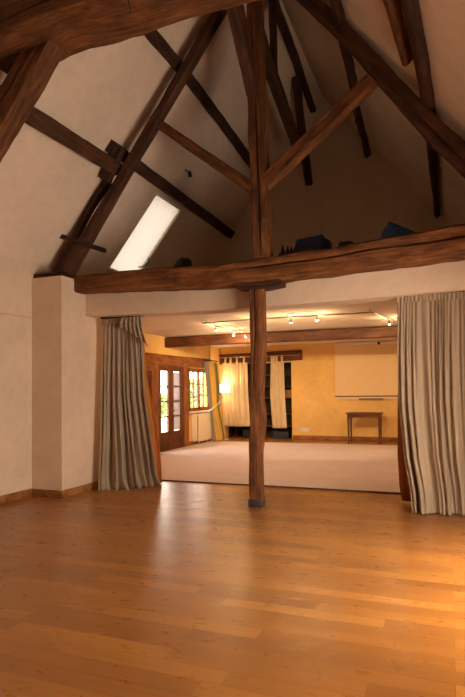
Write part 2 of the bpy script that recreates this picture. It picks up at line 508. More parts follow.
# header wall over the opening, its lower edge sagging a little
xs = [-4.385 + i * (XR + 4.385) / 24 for i in range(25)]
def hz(x): return 2.232 + 0.045 * ((x + 2.1) / 2.3) ** 2 if x < -2.1 else 2.232 + 0.042 * min(1.2, ((x + 2.1) / 2.3)) ** 2
mb = MB()
poly = [(x, hz(x)) for x in xs] + [(XR, 2.60), (-4.385, 2.60)]
mb.prism(poly, 1, 5.955, 6.25)
struct(mb.build('wall_header', M['wall']), 'plaster header wall above the opening')

# rear room: ceiling slab (also the loft floor), walls
mb = MB(); mb.box((-6.4, 6.25, 2.45), (XR + 0.2, YB + 0.9, 2.60))
struct(mb.build('ceiling_rear', M['backceil']), 'low plaster ceiling of the rear room')
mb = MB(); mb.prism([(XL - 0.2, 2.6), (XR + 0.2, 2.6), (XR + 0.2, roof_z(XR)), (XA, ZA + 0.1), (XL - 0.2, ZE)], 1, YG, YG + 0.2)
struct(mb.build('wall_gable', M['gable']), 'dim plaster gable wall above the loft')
# front return of the rear room left of the pier
mb = MB(); mb.box((-6.0, 6.25, 0), (XL, 6.45, 2.45)); struct(mb.build('wall_return', M['yellow']), 'short plaster return behind the pier')

DY0, DY1 = 10.12, 11.30      # french door
WY0, WY1 = 11.56, 12.74      # window
mb = MB()
mb.box((XRL - 0.12, 6.45, 0), (XRL, 9.0, 2.45)); mb.box((XRL - 0.12, 9.0, 1.83), (XRL, 12.85, 2.45))
mb.box((XRL - 0.12, 11.30, 0), (XRL, 12.85, 0.80)); mb.box((XRL - 0.12, WY1, 0.80), (XRL, 12.85, 1.83))
mb.box((-5.80, 12.82, 0), (-5.76, YB + 0.2, 2.45)); mb.box((-5.80, 12.80, 0), (XRL, 12.85, 2.45))
struct(mb.build('wall_rear_left', M['yellow']), 'yellow plaster wall with the doors and window')
AX0, AX1, AZ = -5.62, -3.775, 2.0      # alcove
mb = MB()
mb.box((AX1, YB, 0), (XR + 0.2, YB + 0.2, 2.45)); mb.box((-6.2, YB, AZ), (AX1, YB + 0.2, 2.45)); mb.box((-6.2, YB, 0), (AX0, YB + 0.2, AZ))
struct(mb.build('wall_back', M['yellow']), 'yellow plaster back wall')
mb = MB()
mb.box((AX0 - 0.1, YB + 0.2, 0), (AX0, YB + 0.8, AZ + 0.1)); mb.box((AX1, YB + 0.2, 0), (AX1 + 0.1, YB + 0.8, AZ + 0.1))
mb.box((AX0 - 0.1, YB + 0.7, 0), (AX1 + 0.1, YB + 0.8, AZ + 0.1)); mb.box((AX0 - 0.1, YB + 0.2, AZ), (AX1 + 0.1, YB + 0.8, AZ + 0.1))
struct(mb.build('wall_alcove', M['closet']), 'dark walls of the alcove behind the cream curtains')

# baseboards
mb = MB(); mb.box((XL, YN, 0), (XL + 0.016, YF, 0.097), ch=0.004); struct(mb.build('baseboard_left', M['skirting'], smooth=35), 'oak baseboard along the left wall')
mb = MB(); mb.box((XL, YF - 0.016, 0), (-4.385, YF, 0.092), ch=0.004); mb.box((-4.385, YF - 0.016, 0), (-4.369, 6.45, 0.092), ch=0.004)
struct(mb.build('baseboard_pier', M['skirting'], smooth=35), 'oak baseboard round the pier')
mb = MB(); mb.box((AX1 + 0.02, YB - 0.02, 0), (XR, YB, 0.11), ch=0.004); struct(mb.build('baseboard_back', M['skirting'], smooth=35), 'oak baseboard along the yellow back wall')
mb = MB(); mb.box((XRL, 11.60, 0), (XRL + 0.02, 12.85, 0.1), ch=0.004); mb.box((XRL, 6.45, 0), (XRL + 0.02, 9.0, 0.1), ch=0.004)
struct(mb.build('baseboard_rear_left', M['skirting'], smooth=35), 'oak baseboard below the radiator')

# ------------------------------------------------------------------ timbers of the middle truss
T = timber
T('tie_beam', 'long bowed tie beam with a crack spanning the opening', [(-4.40, 5.83, 2.656), (-3.29, 5.83, 2.624), (-2.32, 5.83, 2.595), (-1.39, 5.83, 2.626), (-0.66, 5.83, 2.664), (0.18, 5.83, 2.705), (1.0, 5.83, 2.72)],
  [0.205, 0.245, 0.255, 0.277, 0.287, 0.32, 0.32], 0.22, mat='timber_light', rough=0.010, crack=(0.25, 0.09, 0.40, 1.2), seed=3, cat='beam')
T('post', 'slim oak post standing on the floor under the tie beam', [(-1.992, 5.785, 0.055), (-2.000, 5.785, 0.6), (-1.965, 5.785, 0.9), (-1.985, 5.785, 1.25), (-1.955, 5.785, 1.7), (-1.953, 5.785, 2.42)], [0.14, 0.14, 0.165, 0.155, 0.165, 0.165], 0.125, mat='timber_light', rough=0.007, crack=(0.3, 0.015, 0.5, 1.2), seed=5, cat='post')
o = MB(); o.box((-2.072, 5.715, 0.0), (-1.917, 5.855, 0.085), ch=0.006)
o = o.build('post_shoe', M['shoe'], None, 35); tag(o, 'dark square shoe at the foot of the slim oak post', 'post shoe', kind='thing')
T('corbel', 'short wooden corbel block between the slim post and tie beam', [(-2.17, 5.80, 2.438), (-1.91, 5.80, 2.430), (-1.66, 5.80, 2.452)], [0.05, 0.075, 0.055], 0.20, mat='timber', rough=0.006, seed=6, cat='corbel')
T('king_post', 'upright king post with a long split rising from the tie beam to the ridge', [(-1.895, 5.80, 2.74), (-1.905, 5.80, 3.1), (-1.925, 5.80, 4.2), (-1.94, 5.80, 4.8), (-1.95, 5.80, 6.2)], [0.195, 0.195, 0.205, 0.17, 0.15], 0.16, mat='timber_warm', rough=0.008, crack=(-0.05, 0.04, 0.0, 0.55), seed=8, cat='post')
def inplane(pL, pR):   # centre of two edge points
    return tuple((Vector(pL) + Vector(pR)) / 2)
T('principal_rafter', 'dark principal rafter above the left pier, rising from the tie beam end', [(-4.52, 5.75, 2.79), (-3.47, 5.75, 4.18), (-2.745, 5.75, 5.14), (-2.0, 5.75, 6.14)], [0.17, 0.115, 0.115, 0.11], 0.13, mat='timber', rough=0.006, seed=10, cat='rafter')
T('principal_rafter', 'heavy principal rafter on the right with a strut meeting its underside', [(-1.90, 5.74, 6.12), (-1.32, 5.74, 5.495), (-0.80, 5.74, 4.84), (-0.30, 5.74, 4.14), (0.20, 5.74, 3.49), (0.88, 5.74, 2.78)], [0.12, 0.135, 0.155, 0.185, 0.225, 0.24], 0.14, mat='timber', rough=0.008, crack=(-0.2, 0.02, 0.55, 1.2), seed=12, cat='rafter')
T('packing_timber', 'bent packing timber between the left rafter foot and the roof plaster', [(-4.66, 5.78, 2.80), (-4.44, 5.78, 3.17), (-4.30, 5.80, 3.45), (-4.13, 5.82, 3.72), (-3.93, 5.82, 3.93)], [0.20, 0.20, 0.07, 0.08, 0.11], 0.09, mat='timber', rough=0.008, seed=14, cat='timber')
T('strut', 'thin oak strut from the left rafter to the king post', [(-3.20, 5.78, 4.52), (-2.6, 5.78, 4.03), (-1.98, 5.78, 3.535)], [0.10, 0.115, 0.12], 0.10, mat='timber_warm', rough=0.006, seed=16, cat='strut')
T('strut', 'wide oak strut from the king post up to the right rafter', [(-1.86, 5.78, 3.575), (-1.30, 5.78, 4.00), (-0.66, 5.78, 4.49)], [0.155, 0.165, 0.15], 0.12, mat='timber_light', rough=0.007, seed=18, cat='strut')
T('wind_brace', 'short brace leaning forward from the king post to the ridge', [(-1.965, 5.76, 4.62), (-1.965, 5.3, 5.14), (-1.965, 4.3, 6.22)], [0.20, 0.28, 0.26], 0.12, side=(1, 0, 0), mat='timber', seed=20, cat='brace')
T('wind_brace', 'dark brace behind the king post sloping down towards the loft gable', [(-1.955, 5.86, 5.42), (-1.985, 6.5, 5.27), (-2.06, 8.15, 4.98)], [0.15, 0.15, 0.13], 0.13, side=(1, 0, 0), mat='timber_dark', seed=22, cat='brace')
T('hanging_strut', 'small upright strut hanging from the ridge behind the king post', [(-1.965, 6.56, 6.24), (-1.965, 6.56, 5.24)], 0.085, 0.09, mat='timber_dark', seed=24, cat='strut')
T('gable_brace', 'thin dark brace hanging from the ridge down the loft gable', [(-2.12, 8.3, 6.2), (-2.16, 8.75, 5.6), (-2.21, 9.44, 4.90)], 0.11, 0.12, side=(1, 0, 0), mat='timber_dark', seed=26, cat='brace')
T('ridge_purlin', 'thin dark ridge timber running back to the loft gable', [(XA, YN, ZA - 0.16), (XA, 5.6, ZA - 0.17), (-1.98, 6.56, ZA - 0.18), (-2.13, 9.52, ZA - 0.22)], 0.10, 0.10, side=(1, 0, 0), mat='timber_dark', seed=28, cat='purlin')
# purlins: side vector = along the slope
upL = (1, 0, S); upR = (-1, 0, S)
T('purlin', 'front left purlin, its end resting against the rafter block', [(-3.87, YN, 4.00), (-3.83, 3.5, 4.04), (-3.765, 5.74, 4.05)], 0.14, 0.17, side=upL, mat='timber', seed=30, cat='purlin')
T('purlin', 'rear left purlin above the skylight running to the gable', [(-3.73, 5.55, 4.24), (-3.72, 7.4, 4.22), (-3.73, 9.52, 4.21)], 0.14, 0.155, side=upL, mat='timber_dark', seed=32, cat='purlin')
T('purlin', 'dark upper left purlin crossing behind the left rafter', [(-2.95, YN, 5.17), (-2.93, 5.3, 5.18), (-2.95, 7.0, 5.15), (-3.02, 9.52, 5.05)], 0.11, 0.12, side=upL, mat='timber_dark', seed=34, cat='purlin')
T('purlin', 'front right purlin with a tapered end above the right rafter', [(-0.40, YN, 4.42), (-0.40, 3.5, 4.42), (-0.354, 4.52, 4.41), (-0.283, 5.30, 4.325)], [0.14, 0.14, 0.14, 0.10], [0.15, 0.15, 0.13, 0.04], side=upR, mat='timber_warm', seed=36, cat='purlin')
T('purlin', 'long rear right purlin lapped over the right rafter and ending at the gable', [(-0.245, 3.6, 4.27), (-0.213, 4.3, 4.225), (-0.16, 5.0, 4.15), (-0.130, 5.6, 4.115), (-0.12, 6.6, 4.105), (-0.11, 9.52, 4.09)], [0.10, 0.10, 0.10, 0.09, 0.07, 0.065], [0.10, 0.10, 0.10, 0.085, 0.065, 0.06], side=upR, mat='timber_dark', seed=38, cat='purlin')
T('purlin', 'wavy upper right purlin passing behind the right rafter', [(-0.93, YN, 5.08), (-0.97, 5.3, 5.13), (-1.00, 6.3, 5.15), (-1.09, 7.6, 5.20), (-1.21, 9.52, 5.26)], 0.09, 0.075, side=upR, mat='timber', rough=0.010, seed=40, cat='purlin', bow=0.02)
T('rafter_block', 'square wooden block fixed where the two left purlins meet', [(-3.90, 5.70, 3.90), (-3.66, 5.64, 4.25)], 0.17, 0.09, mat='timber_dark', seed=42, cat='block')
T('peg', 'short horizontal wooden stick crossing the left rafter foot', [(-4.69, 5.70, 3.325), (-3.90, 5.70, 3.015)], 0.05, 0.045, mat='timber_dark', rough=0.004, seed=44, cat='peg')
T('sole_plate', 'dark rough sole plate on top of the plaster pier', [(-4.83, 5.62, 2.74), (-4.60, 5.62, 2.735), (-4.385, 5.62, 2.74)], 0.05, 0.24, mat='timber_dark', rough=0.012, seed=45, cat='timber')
# near truss
T('collar_beam', 'massive collar beam close overhead at the top left', [(-4.0, 3.75, 4.45), (-3.3, 3.75, 4.475), (-2.9, 3.75, 4.51), (-2.4, 3.75, 4.485), (-1.5, 3.75, 4.50), (-0.35, 3.75, 4.50)], [0.42, 0.42, 0.42, 0.38, 0.40, 0.38], 0.52, mat='timber_warm', rough=0.014, crack=(-0.35, 0.03), seed=46, cat='beam')
T('principal_rafter', 'near principal rafter under the collar beam at the left edge', [(-4.75, 3.82, 2.48), (-3.60, 3.82, 3.86), (-3.21, 3.82, 4.33), (-2.0, 3.82, 5.95)], [0.27, 0.27, 0.25, 0.22], 0.20, mat='timber_warm', rough=0.010, crack=(0.1, 0.03, 0.1, 0.9), seed=48, cat='rafter')
# rear room ceiling beam and the lintels
T('ceiling_beam', 'straight dark beam crossing the low rear ceiling', [(XRL - 0.02, 10.53, 2.333), (-2.5, 10.53, 2.330), (XR, 10.53, 2.335)], 0.205, 0.18, mat='beam_red', rough=0.004, seed=52, cat='beam')
T('lintel_beam', 'wooden lintel over the curtained alcove on the back wall', [(-5.77, YB - 0.03, 2.12), (-3.475, YB - 0.03, 2.17)], [0.27, 0.255], 0.09, mat='joinery_dark', rough=0.004, seed=54, cat='lintel')

# thin cord on the collar beam
mb = MB(); mb.tube([(-2.19, 3.545, 4.9), (-2.195, 3.54, 4.5), (-2.2, 3.54, 4.30), (-2.205, 3.545, 4.24), (-2.19, 3.55, 4.19), (-2.22, 3.55, 4.16)], 0.004, 6)
tag(mb.build('cord', M['iron'], None, 60), 'thin cord hanging down the face of the collar beam', 'cord', kind='thing')
# small iron hook lamp on the roof plaster
e = empty('roof_spotlight', (-3.53, 7.2, roof_z(-3.53))); tag(e, 'tiny dark spotlight fixed to the left roof slope above the skylight', 'spotlight', kind='thing')
mb = MB(); p = Vector((0, 0, 0)); mb.tube([p, p - nl * 0.06, p - nl * 0.09 + ul * -0.02], 0.008, 8); mb.build('arm', M['iron'], e, 60)
mb = MB(); mb.tube([p - nl * 0.09 + Vector((0, 0, 0.02)), p - nl * 0.10 - Vector((0, 0, 0.05))], [0.020, 0.032], 12); mb.build('head', M['iron'], e, 60)

# ------------------------------------------------------------------ left rear joinery
xj0, xj1 = XRL - 0.10, XRL + 0.03
T('lintel_board', 'long wooden lintel over the french doors and left window', [(XRL - 0.03, 9.0, 1.935), (XRL - 0.03, 12.86, 1.965)], 0.24, 0.10, side=(1, 0, 0), mat='joinery', rough=0.003, seed=60, cat='lintel')
for nm, y0, y1, lb in (('door_post', 9.94, DY0, 'wooden door post left of the french doors'), ('door_post', DY1, WY0, 'wooden post between french doors and window')):
    T(nm, lb, [(XRL - 0.03, (y0 + y1) / 2, 0.0), (XRL - 0.03, (y0 + y1) / 2, 1.83)], y1 - y0, 0.12, side=(1, 0, 0), mat='joinery', rough=0.003, seed=int(y0 * 10), cat='post')
# french doors
root = empty('door_1', (XRL + 0.0, DY0 + 0.03, 0)); struct(root, 'brown french doors with glass panes')
def leaf(y0, y1, sl, sr, gm):
    lf = MB(); zb, zt = 0.02, 1.80; g0, g1 = 0.41, 1.71; t = 0.022
    zb, zt = 0.0, 1.84; lf.box((-t, y0, zb), (t, y0 + sl, zt)); lf.box((-t, y1 - sr, zb), (t, y1, zt))
    lf.box((-t, y0 + sl, g1), (t, y1 - sr, zt)); lf.box((-t, y0 + sl, 0.30), (t, y1 - sr, g0)); lf.box((-t, y0 + sl, zb), (t, y1 - sr, 0.10))
    lf.box((-t * 0.4, y0 + sl, 0.1), (t * 0.4, y1 - sr, 0.30)); lf.box((-t * .9, y0 + sl + .04, .13), (t * .9, y1 - sr - .04, .27), ch=.012)
    for k in range(1, 4): z = g0 + (g1 - g0) * k / 4; lf.box((-t, y0 + sl, z - 0.015), (t, y1 - sr, z + 0.015))
    o = lf.build('door_leaf', M['joinery_dark'], root)
    for k in range(4):
        z0 = g0 + (g1 - g0) * k / 4; z1 = g0 + (g1 - g0) * (k + 1) / 4
        g = MB(); g.box((-0.003, y0 + sl, z0 + .011), (0.003, y1 - sr, z1 - .011)); g.build('pane', gm, o)
    return o
leaf(0.0, 0.53, 0.08, 0.12, M['glass'])
l2 = leaf(0.535, 1.18, 0.115, 0.19, M['frost'])
hd = MB(); hd.tube([(0.02, 0.585, 0.86), (0.06, 0.585, 0.86), (0.065, 0.66, 0.86)], 0.009, 8); hd.build('handle', M['steel'], l2, 60)
# plain door further left
root2 = empty('door_2', (XRL + 0.0, 9.02, 0)); struct(root2, 'plain brown panelled door beside the french doors')
lf = MB(); t = 0.022
lf.box((-t, 0, 0.02), (t, .1, 1.82)); lf.box((-t, .82, .02), (t, .92, 1.82)); lf.box((-t, .1, .02), (t, .82, .16)); lf.box((-t, .1, 1.70), (t, .82, 1.82)); lf.box((-t, .1, .85), (t, .82, .97))
o = lf.build('door_leaf', M['joinery'], root2)
for z0, z1 in ((.16, .85), (.97, 1.70)):
    pn = MB(); pn.box((-.01, .1, z0), (.01, .82, z1)); pn.box((-.018, .16, z0 + .06), (.018, .76, z1 - .06), ch=.012); pn.build('door_panel', M['joinery_dark'], o)
# window with two casements of six panes
wr = empty('window_4', (XRL + 0.0, WY0, 0.80)); struct(wr, 'wooden casement window above the radiator')
fr = MB(); H = 1.02; Wd = WY1 - WY0
fr.box((-.05, 0, 0), (.04, Wd, .04)); fr.box((-.05, 0, H - .05), (.04, Wd, H)); fr.box((-.05, 0, 0), (.04, .035, H)); fr.box((-.05, Wd - .035, 0), (.04, Wd, H))
fr.build('window_frame', M['joinery'], wr)
sl = MB(); sl.box((-.05, -.02, -.035), (.12, Wd + .03, 0), ch=.006); sl.build('window_sill', M['white'], wr, 35)
for y0, y1 in ((.035, .555), (.575, Wd - .035)):
    c = MB(); t = .02; st = .045
    c.box((-t, y0, .04), (t, y0 + st, H - .05)); c.box((-t, y1 - st, .04), (t, y1, H - .05)); c.box((-t, y0, .04), (t, y1, .04 + st)); c.box((-t, y0, H - .05 - st), (t, y1, H - .05))
    z0, z1 = .04 + st, H - .05 - st; ya, yb = y0 + st, y1 - st; ym = (ya + yb) / 2
    c.box((-t, ym - .012, z0), (t, ym + .012, z1))
    for k in (1, 2): z = z0 + (z1 - z0) * k / 3; c.box((-t, ya, z - .010), (t, yb, z + .010))
    o = c.build('casement', M['joinery'], wr)
    g = MB(); g.box((-.003, ya, z0), (.003, yb, z1)); g.build('pane', M['glass'], o)

# radiator below the window
rad = empty('radiator', (XRL, 11.70, 0.09)); tag(rad, 'cream panel radiator under the left rear window', 'radiator', kind='thing')
mb = MB(); mb.box((.055, 0, 0.0), (.08, .80, .62), ch=.008); mb.box((.155, 0.06, 0.0), (.185, .80, .64), ch=.008)
for k in range(18): y = .09 + k * .0388; mb.box((.183, y, .03), (.190, y + .018, .60), ch=.003)
mb.build('panel', M['radiator'], rad, 35)
mb = MB(); mb.box((.04, 0, .61), (.19, .80, .65), ch=.006); mb.build('top_grille', M['radiator'], rad, 35)
mb = MB(); mb.box((.02, -.01, 0.02), (.17, .0, .62), ch=.003); mb.build('side_panel', M['radiator'], rad, 35)
for y in (.2, .7):
    mb = MB(); mb.tube([(.1, y, 0), (.1, y, -.09)], .012, 8); mb.build('pipe', M['radiator'], rad, 60)

# ------------------------------------------------------------------ carpet
mb = MB()
N = 24
xs = [(-5.64 + (XR + 5.64) * i / N) for i in range(N + 1)]
mb.box((-5.62, 7.02, 0.0), (XR - .01, 12.80, 0.014))
cp = mb.build('carpet', M['carpet']); tag(cp, 'pale pinkish wall-to-wall carpet on the rear room floor', 'carpet', kind='thing')
mb = MB(); mb.box((-5.62, 6.985, 0.0), (XR - .01, 7.02, 0.016), ch=.004); mb.build('binding_edge', M['carpet_edge'], cp, 35)

# ------------------------------------------------------------------ curtains
def sheet(fn, ns, nt, mats, name, parent, thick=0.004, mfn=None):
    mb = MB(); vs = []
    for j in range(nt + 1):
        for i in range(ns + 1):
            vs.append(fn(i / ns, j / nt))
    for j in range(nt):
        for i in range(ns):
            a = j * (ns + 1) + i
            mb.f.append([a, a + 1, a + ns + 2, a + ns + 1]); mb.mi.append(mfn(i / ns) if mfn else 0)
    mb.v = [tuple(p) for p in vs]
    o = mb.build(name, mats, parent, 180)
    sd = o.modifiers.new('thickness', 'SOLIDIFY'); sd.thickness = thick; sd.offset = 0
    return o

def fold_fn(seed, n):
    """Gathered cloth: many fine pleats under the heading that merge into fewer, deeper folds lower down (+1 ridge, -1 valley)."""
    rnd = random.Random(seed)
    ph = [rnd.uniform(0, 6.28) for _ in range(12)]
    def ridge(x, p): return 1 - 2 * ((1 - sin(x)) / 2) ** p
    def sm(a, b, t): t = max(0, min(1, (t - a) / (b - a))); return t * t * (3 - 2 * t)
    def f(s, t):
        w = s + 0.030 * sin(2 * pi * 1.3 * s + ph[0]) + 0.018 * sin(2 * pi * 3.3 * s + ph[1])
        w1 = w + 0.012 * noise.noise((s * 9, seed, t * 1.2)); w2 = w + 0.030 * t * noise.noise((s * 4, seed + 5, t * 0.9)); w3 = w + 0.06 * t * noise.noise((s * 3, seed + 9, t * 0.7))
        a1 = 0.60 * (1 - 0.75 * sm(0.05, 0.65, t)); a2 = 0.15 + 0.60 * sm(0.0, 0.45, t) - 0.15 * sm(0.6, 1, t); a3 = 0.85 * sm(0.25, 0.95, t)
        m1 = 0.7 + 0.7 * noise.noise((s * n * 0.6, seed * 1.7, t * 0.8)); m2 = 0.85 + 0.7 * noise.noise((s * n * 0.35, seed * 2.7, t * 0.5))
        return a1 * m1 * ridge(2 * pi * n * 2.0 * w1 + ph[2], 1.2) + a2 * m2 * ridge(2 * pi * n * 0.9 * w2 + ph[3], 1.5) + a3 * ridge(2 * pi * n * 0.42 * w3 + ph[4], 1.5)
    return f

def big_curtain(root, edgeL, edgeR, n, seed, a_top, a_bot, mat, name='drape', puddle=0.03, ns=300, nt=70, push=None, hem=None):
    F = fold_fn(seed, n)
    def edge(E, t):
        # E: list of (t, (x,y,z))
        for i in range(len(E) - 1):
            if t <= E[i + 1][0] or i == len(E) - 2:
                u = (t - E[i][0]) / (E[i + 1][0] - E[i][0])
                return Vector(E[i][1]).lerp(Vector(E[i + 1][1]), u)
    def fn(s, t):
        a = edge(edgeL, t); b = edge(edgeR, t)
        p = a.lerp(b, s)
        d = (b - a); d.z = 0; d.normalize(); nrm = Vector((d.y, -d.x, 0))
        amp = lerp(a_top, a_bot, min(1, t * 1.15) ** 0.8)
        if t < 0.05: amp *= 0.55 + 9 * t
        f = F(s, t)
        p = p + nrm * (amp * f)
        if push: p = p + nrm * push(s, t)
        # cloth crumple
        p = p + nrm * 0.006 * noise.noise((s * 30, t * 14, seed)) * (0.3 + t)
        if t > 0.90:   # the hem breaks on the floor
            k = (t - 0.90) / 0.10
            p = p + nrm * (puddle * k * k * (0.6 + 0.9 * noise.noise((s * 13, seed, 3.3))))
        h = hem(s) if hem else 0.0
        z = p.z + 0.012 * (0.5 + 0.5 * noise.noise((s * 16, seed * 2.0, 7))) * t + h * t ** 6
        return Vector((p.x, p.y, max(0.006, z))) - Vector(root.location)
    return sheet(fn, ns, nt, mat, name, root)

def heading(root, p0, p1, z, n, mat, seed, h=0.055):
    p0, p1 = Vector(p0), Vector(p1)
    rnd = random.Random(seed); ph = rnd.uniform(0, 6)
    d = (p1 - p0).normalized(); nrm = Vector((d.y, -d.x, 0))
    def fn(s, t):
        p = p0.lerp(p1, s)
        k = 0.014 * (0.7 + 0.6 * noise.noise((s * 20, seed, 0)))
        pinch = 1 - 0.6 * math.exp(-((t - 0.55) / 0.15) ** 2)
        p = p + nrm * (k * pinch * sin(2 * pi * n * (s + 0.006 * sin(s * 40 + ph))) + 0.018)
        return Vector((p.x, p.y, z - h * t)) - Vector(root.location)
    return sheet(fn, int(n * 10), 8, mat, 'heading_tape', root)

# left curtain
lc = empty('curtain', (-4.0, 6.3, 0)); tag(lc, 'floor-length taupe curtain beside the left pier with bunched top corner', 'curtain', kind='thing')
eL = [(0, (-4.25, 6.16, 2.205)), (0.35, (-4.25, 6.13, 1.43)), (0.75, (-4.28, 6.11, 0.55)), (1, (-4.32, 6.09, 0.0))]
eR = [(0, (-3.66, 6.15, 2.205)), (0.16, (-3.66, 6.20, 1.85)), (0.45, (-3.735, 6.36, 1.22)), (0.75, (-3.74, 6.54, 0.55)), (1, (-3.745, 6.70, 0.0))]
big_curtain(lc, eL, eR, 9, 4, 0.030, 0.072, M['linen'], puddle=0.16, push=lambda s, t: 0.05 * sin(pi * s) * t + 0.04 * math.exp(-((s - 0.80) / 0.12) ** 2) * math.exp(-((t - 0.12) / 0.25) ** 2), hem=lambda s: 0.0)
heading(lc, (-4.26, 6.14, 0), (-3.86, 6.14, 0), 2.235, 11, M['linen'], 3, 0.075)
# bunched corner of the left curtain
def bunch(s, t):
    # a gathered corner of cloth pulled up over the rail end, its pleats fanning down to a pointed flap
    x = lerp(-3.88, -3.62, s) + 0.14 * t * (s - 0.25) ; drop = 0.14 + 0.26 * s ** 1.4
    z = 2.24 - drop * t
    pl = 1 - 2 * abs(sin(2 * pi * 2.6 * (s + 0.05 * t) + 0.7)) ** 1.3
    y = 6.075 - 0.035 * sin(pi * t ** 0.7) + 0.026 * pl * (0.6 + 0.7 * t) + 0.012 * noise.noise((s * 5, t * 5, 2)) + 0.05 * max(0, t - 0.8)
    return Vector((x, y, z)) - Vector(lc.location)
sheet(bunch, 90, 24, M['linen'], 'bunched_corner', lc)
eLl = [(0, (-3.75, 6.24, 1.95)), (1, (-4.0, 6.72, 0.0))]
eRl = [(0, (-3.70, 6.27, 1.95)), (0.25, (-3.705, 6.37, 1.45)), (0.6, (-3.705, 6.60, .78)), (0.85, (-3.715, 6.74, .3)), (1, (-3.735, 6.80, 0.0))]
big_curtain(lc, eLl, eRl, 2.5, 9, 0.015, 0.025, M['lining'], name='lining', ns=60, nt=40, puddle=0.0)
mb = MB(); mb.box((-4.27, 6.12, 2.245), (-3.64, 6.17, 2.268)); tag(mb.build('curtain_rail', M['iron']), 'dark curtain rail above the left taupe curtain', 'curtain rail', kind='thing')

# right curtain
rc = empty('curtain', (0.05, 6.1, 0)); tag(rc, 'wide taupe curtain with deep folds at the right edge', 'curtain', kind='thing')
eL = [(0, (-0.485, 6.10, 2.255)), (0.25, (-0.50, 6.10, 1.67)), (0.5, (-0.495, 6.10, 1.12)), (0.75, (-0.45, 6.08, 0.57)), (0.9, (-0.39, 6.02, 0.22)), (1, (-0.375, 6.00, 0.0))]
eR = [(0, (0.60, 6.10, 2.255)), (1, (0.58, 6.06, 0.0))]
big_curtain(rc, eL, eR, 15, 21, 0.024, 0.056, M['linen'], puddle=0.02, ns=360, push=lambda s, t: 0.035 * sin(pi * min(1, s * 2.2)) * t)
heading(rc, (-0.49, 6.09, 0), (0.60, 6.09, 0), 2.262, 30, M['linen'], 7, 0.07)
eLl = [(0, (-0.46, 6.16, 2.2)), (0.5, (-0.515, 6.22, 1.15)), (0.75, (-0.535, 6.32, 0.57)), (0.9, (-0.53, 6.44, 0.20)), (1, (-0.51, 6.50, 0.02))]
eRl = [(0, (0.5, 6.18, 2.2)), (1, (0.45, 6.25, 0.02))]
big_curtain(rc, eLl, eRl, 6, 31, 0.02, 0.035, M['lining_rust'], name='lining', ns=160, nt=40, puddle=0.0)
mb = MB(); mb.box((-0.52, 6.08, 2.268), (0.62, 6.13, 2.29)); tag(mb.build('curtain_rail', M['iron']), 'dark curtain rail above the right taupe curtain', 'curtain rail', kind='thing')

# cream tab curtains over the alcove
def tab_curtain(x0, x1, zt, zb, n, seed, label, tabs):
    r = empty('tab_curtain', ((x0 + x1) / 2, YB - 0.14, 0)); tag(r, label, 'curtain', kind='thing', group='cream tab curtains over the alcove')
    eL = [(0, (x0, YB - .14, zt)), (0.5, (x0 - 0.03, YB - .14, (zt + zb) / 2)), (1, (x0 + 0.02, YB - .14, zb))]
    eR = [(0, (x1, YB - .14, zt)), (0.5, (x1 + 0.02, YB - .14, (zt + zb) / 2)), (1, (x1 + 0.07, YB - .14, zb))]
    F = fold_fn(seed, n)
    big_curtain(r, eL, eR, n, seed, 0.018, 0.030, M['cream'], name='drape', ns=120, nt=30, puddle=0)
    for q in tabs:
        t = MB(); w = 0.022
        path = [(0.012, zt - .03), (0.03, zt + .05), (0.03, zt + .13), (0.0, zt + .16), (-0.03, zt + .13), (-0.03, zt + .05), (-0.012, zt - .03)]
        vs = []; fs = []
        for (dy, z) in path: vs += [(q - w - r.location.x, dy, z), (q + w - r.location.x, dy, z)]
        for i in range(len(path) - 1): fs.append([2 * i, 2 * i + 1, 2 * i + 3, 2 * i + 2])
        t.add(vs, fs); o = t.build('tab', M['cream'], r, 60)
        sd = o.modifiers.new('thickness', 'SOLIDIFY'); sd.thickness = 0.004
    return r
tab_curtain(-5.64, -4.93, 2.02, 0.32, 6, 41, 'wide cream tab-top curtain behind the lit lamp', [-5.55, -5.40, -5.22, -5.02])
tab_curtain(-4.28, -3.93, 2.02, 0.29, 4, 43, 'narrow cream tab-top curtain hanging right of the slim post', [-4.25, -4.19, -4.12, -3.98])
mb = MB(); mb.tube([(-5.75, YB - .14, 2.165), (-3.50, YB - .14, 2.165)], .010, 10)
for x in (-5.70, -4.65, -3.55): mb.tube([(x, YB - .14, 2.165), (x, YB - .07, 2.165)], .008, 8)
tag(mb.build('curtain_rod', M['steel'], None, 60), 'thin rod carrying the cream tab curtains on the lintel', 'curtain rod', kind='thing')

# striped curtain at the left rear corner
sc = empty('striped_curtain', (-5.6, 12.9, 0)); tag(sc, 'grey, yellow and green striped curtain beside the left rear window', 'curtain', kind='thing')
F5 = fold_fn(51, 4)
def striped(s, t):
    z = 1.99 - 1.955 * t
    k = math.exp(-((t - 0.56) / 0.22) ** 2)
    w = 0.62 - 0.02 * t - 0.20 * k
    y0 = 12.20 + 0.22 * t + 0.02 * k
    x0 = -5.53 + 0.12 * t
    f = F5(s, t)
    return Vector((x0 + 0.10 * s + 0.030 * f, y0 + w * s, z)) - Vector(sc.location)
cols = [0, 0, 3, 0, 0, 1, 1, 3, 1, 1, 0, 2, 2, 1]
sheet(striped, 84, 40, [M['str_grey'], M['str_yellow'], M['str_green'], M['str_cream']], 'drape', sc, mfn=lambda s: cols[min(len(cols) - 1, int(s * len(cols)))])
mb = MB()
pts = [(-5.47, 12.28, 0.78), (-5.40, 12.34, 0.82), (-5.33, 12.50, 0.92), (-5.29, 12.72, 1.03), (-5.34, 12.92, 1.11), (-5.60, 13.12, 1.18), (-5.755, 13.22, 1.2)]
pts = [Vector(p) - Vector(sc.location) for p in pts]
vs = []; fs = []
for p in pts: vs += [p - Vector((0, 0, .025)), p + Vector((0, 0, .025))]
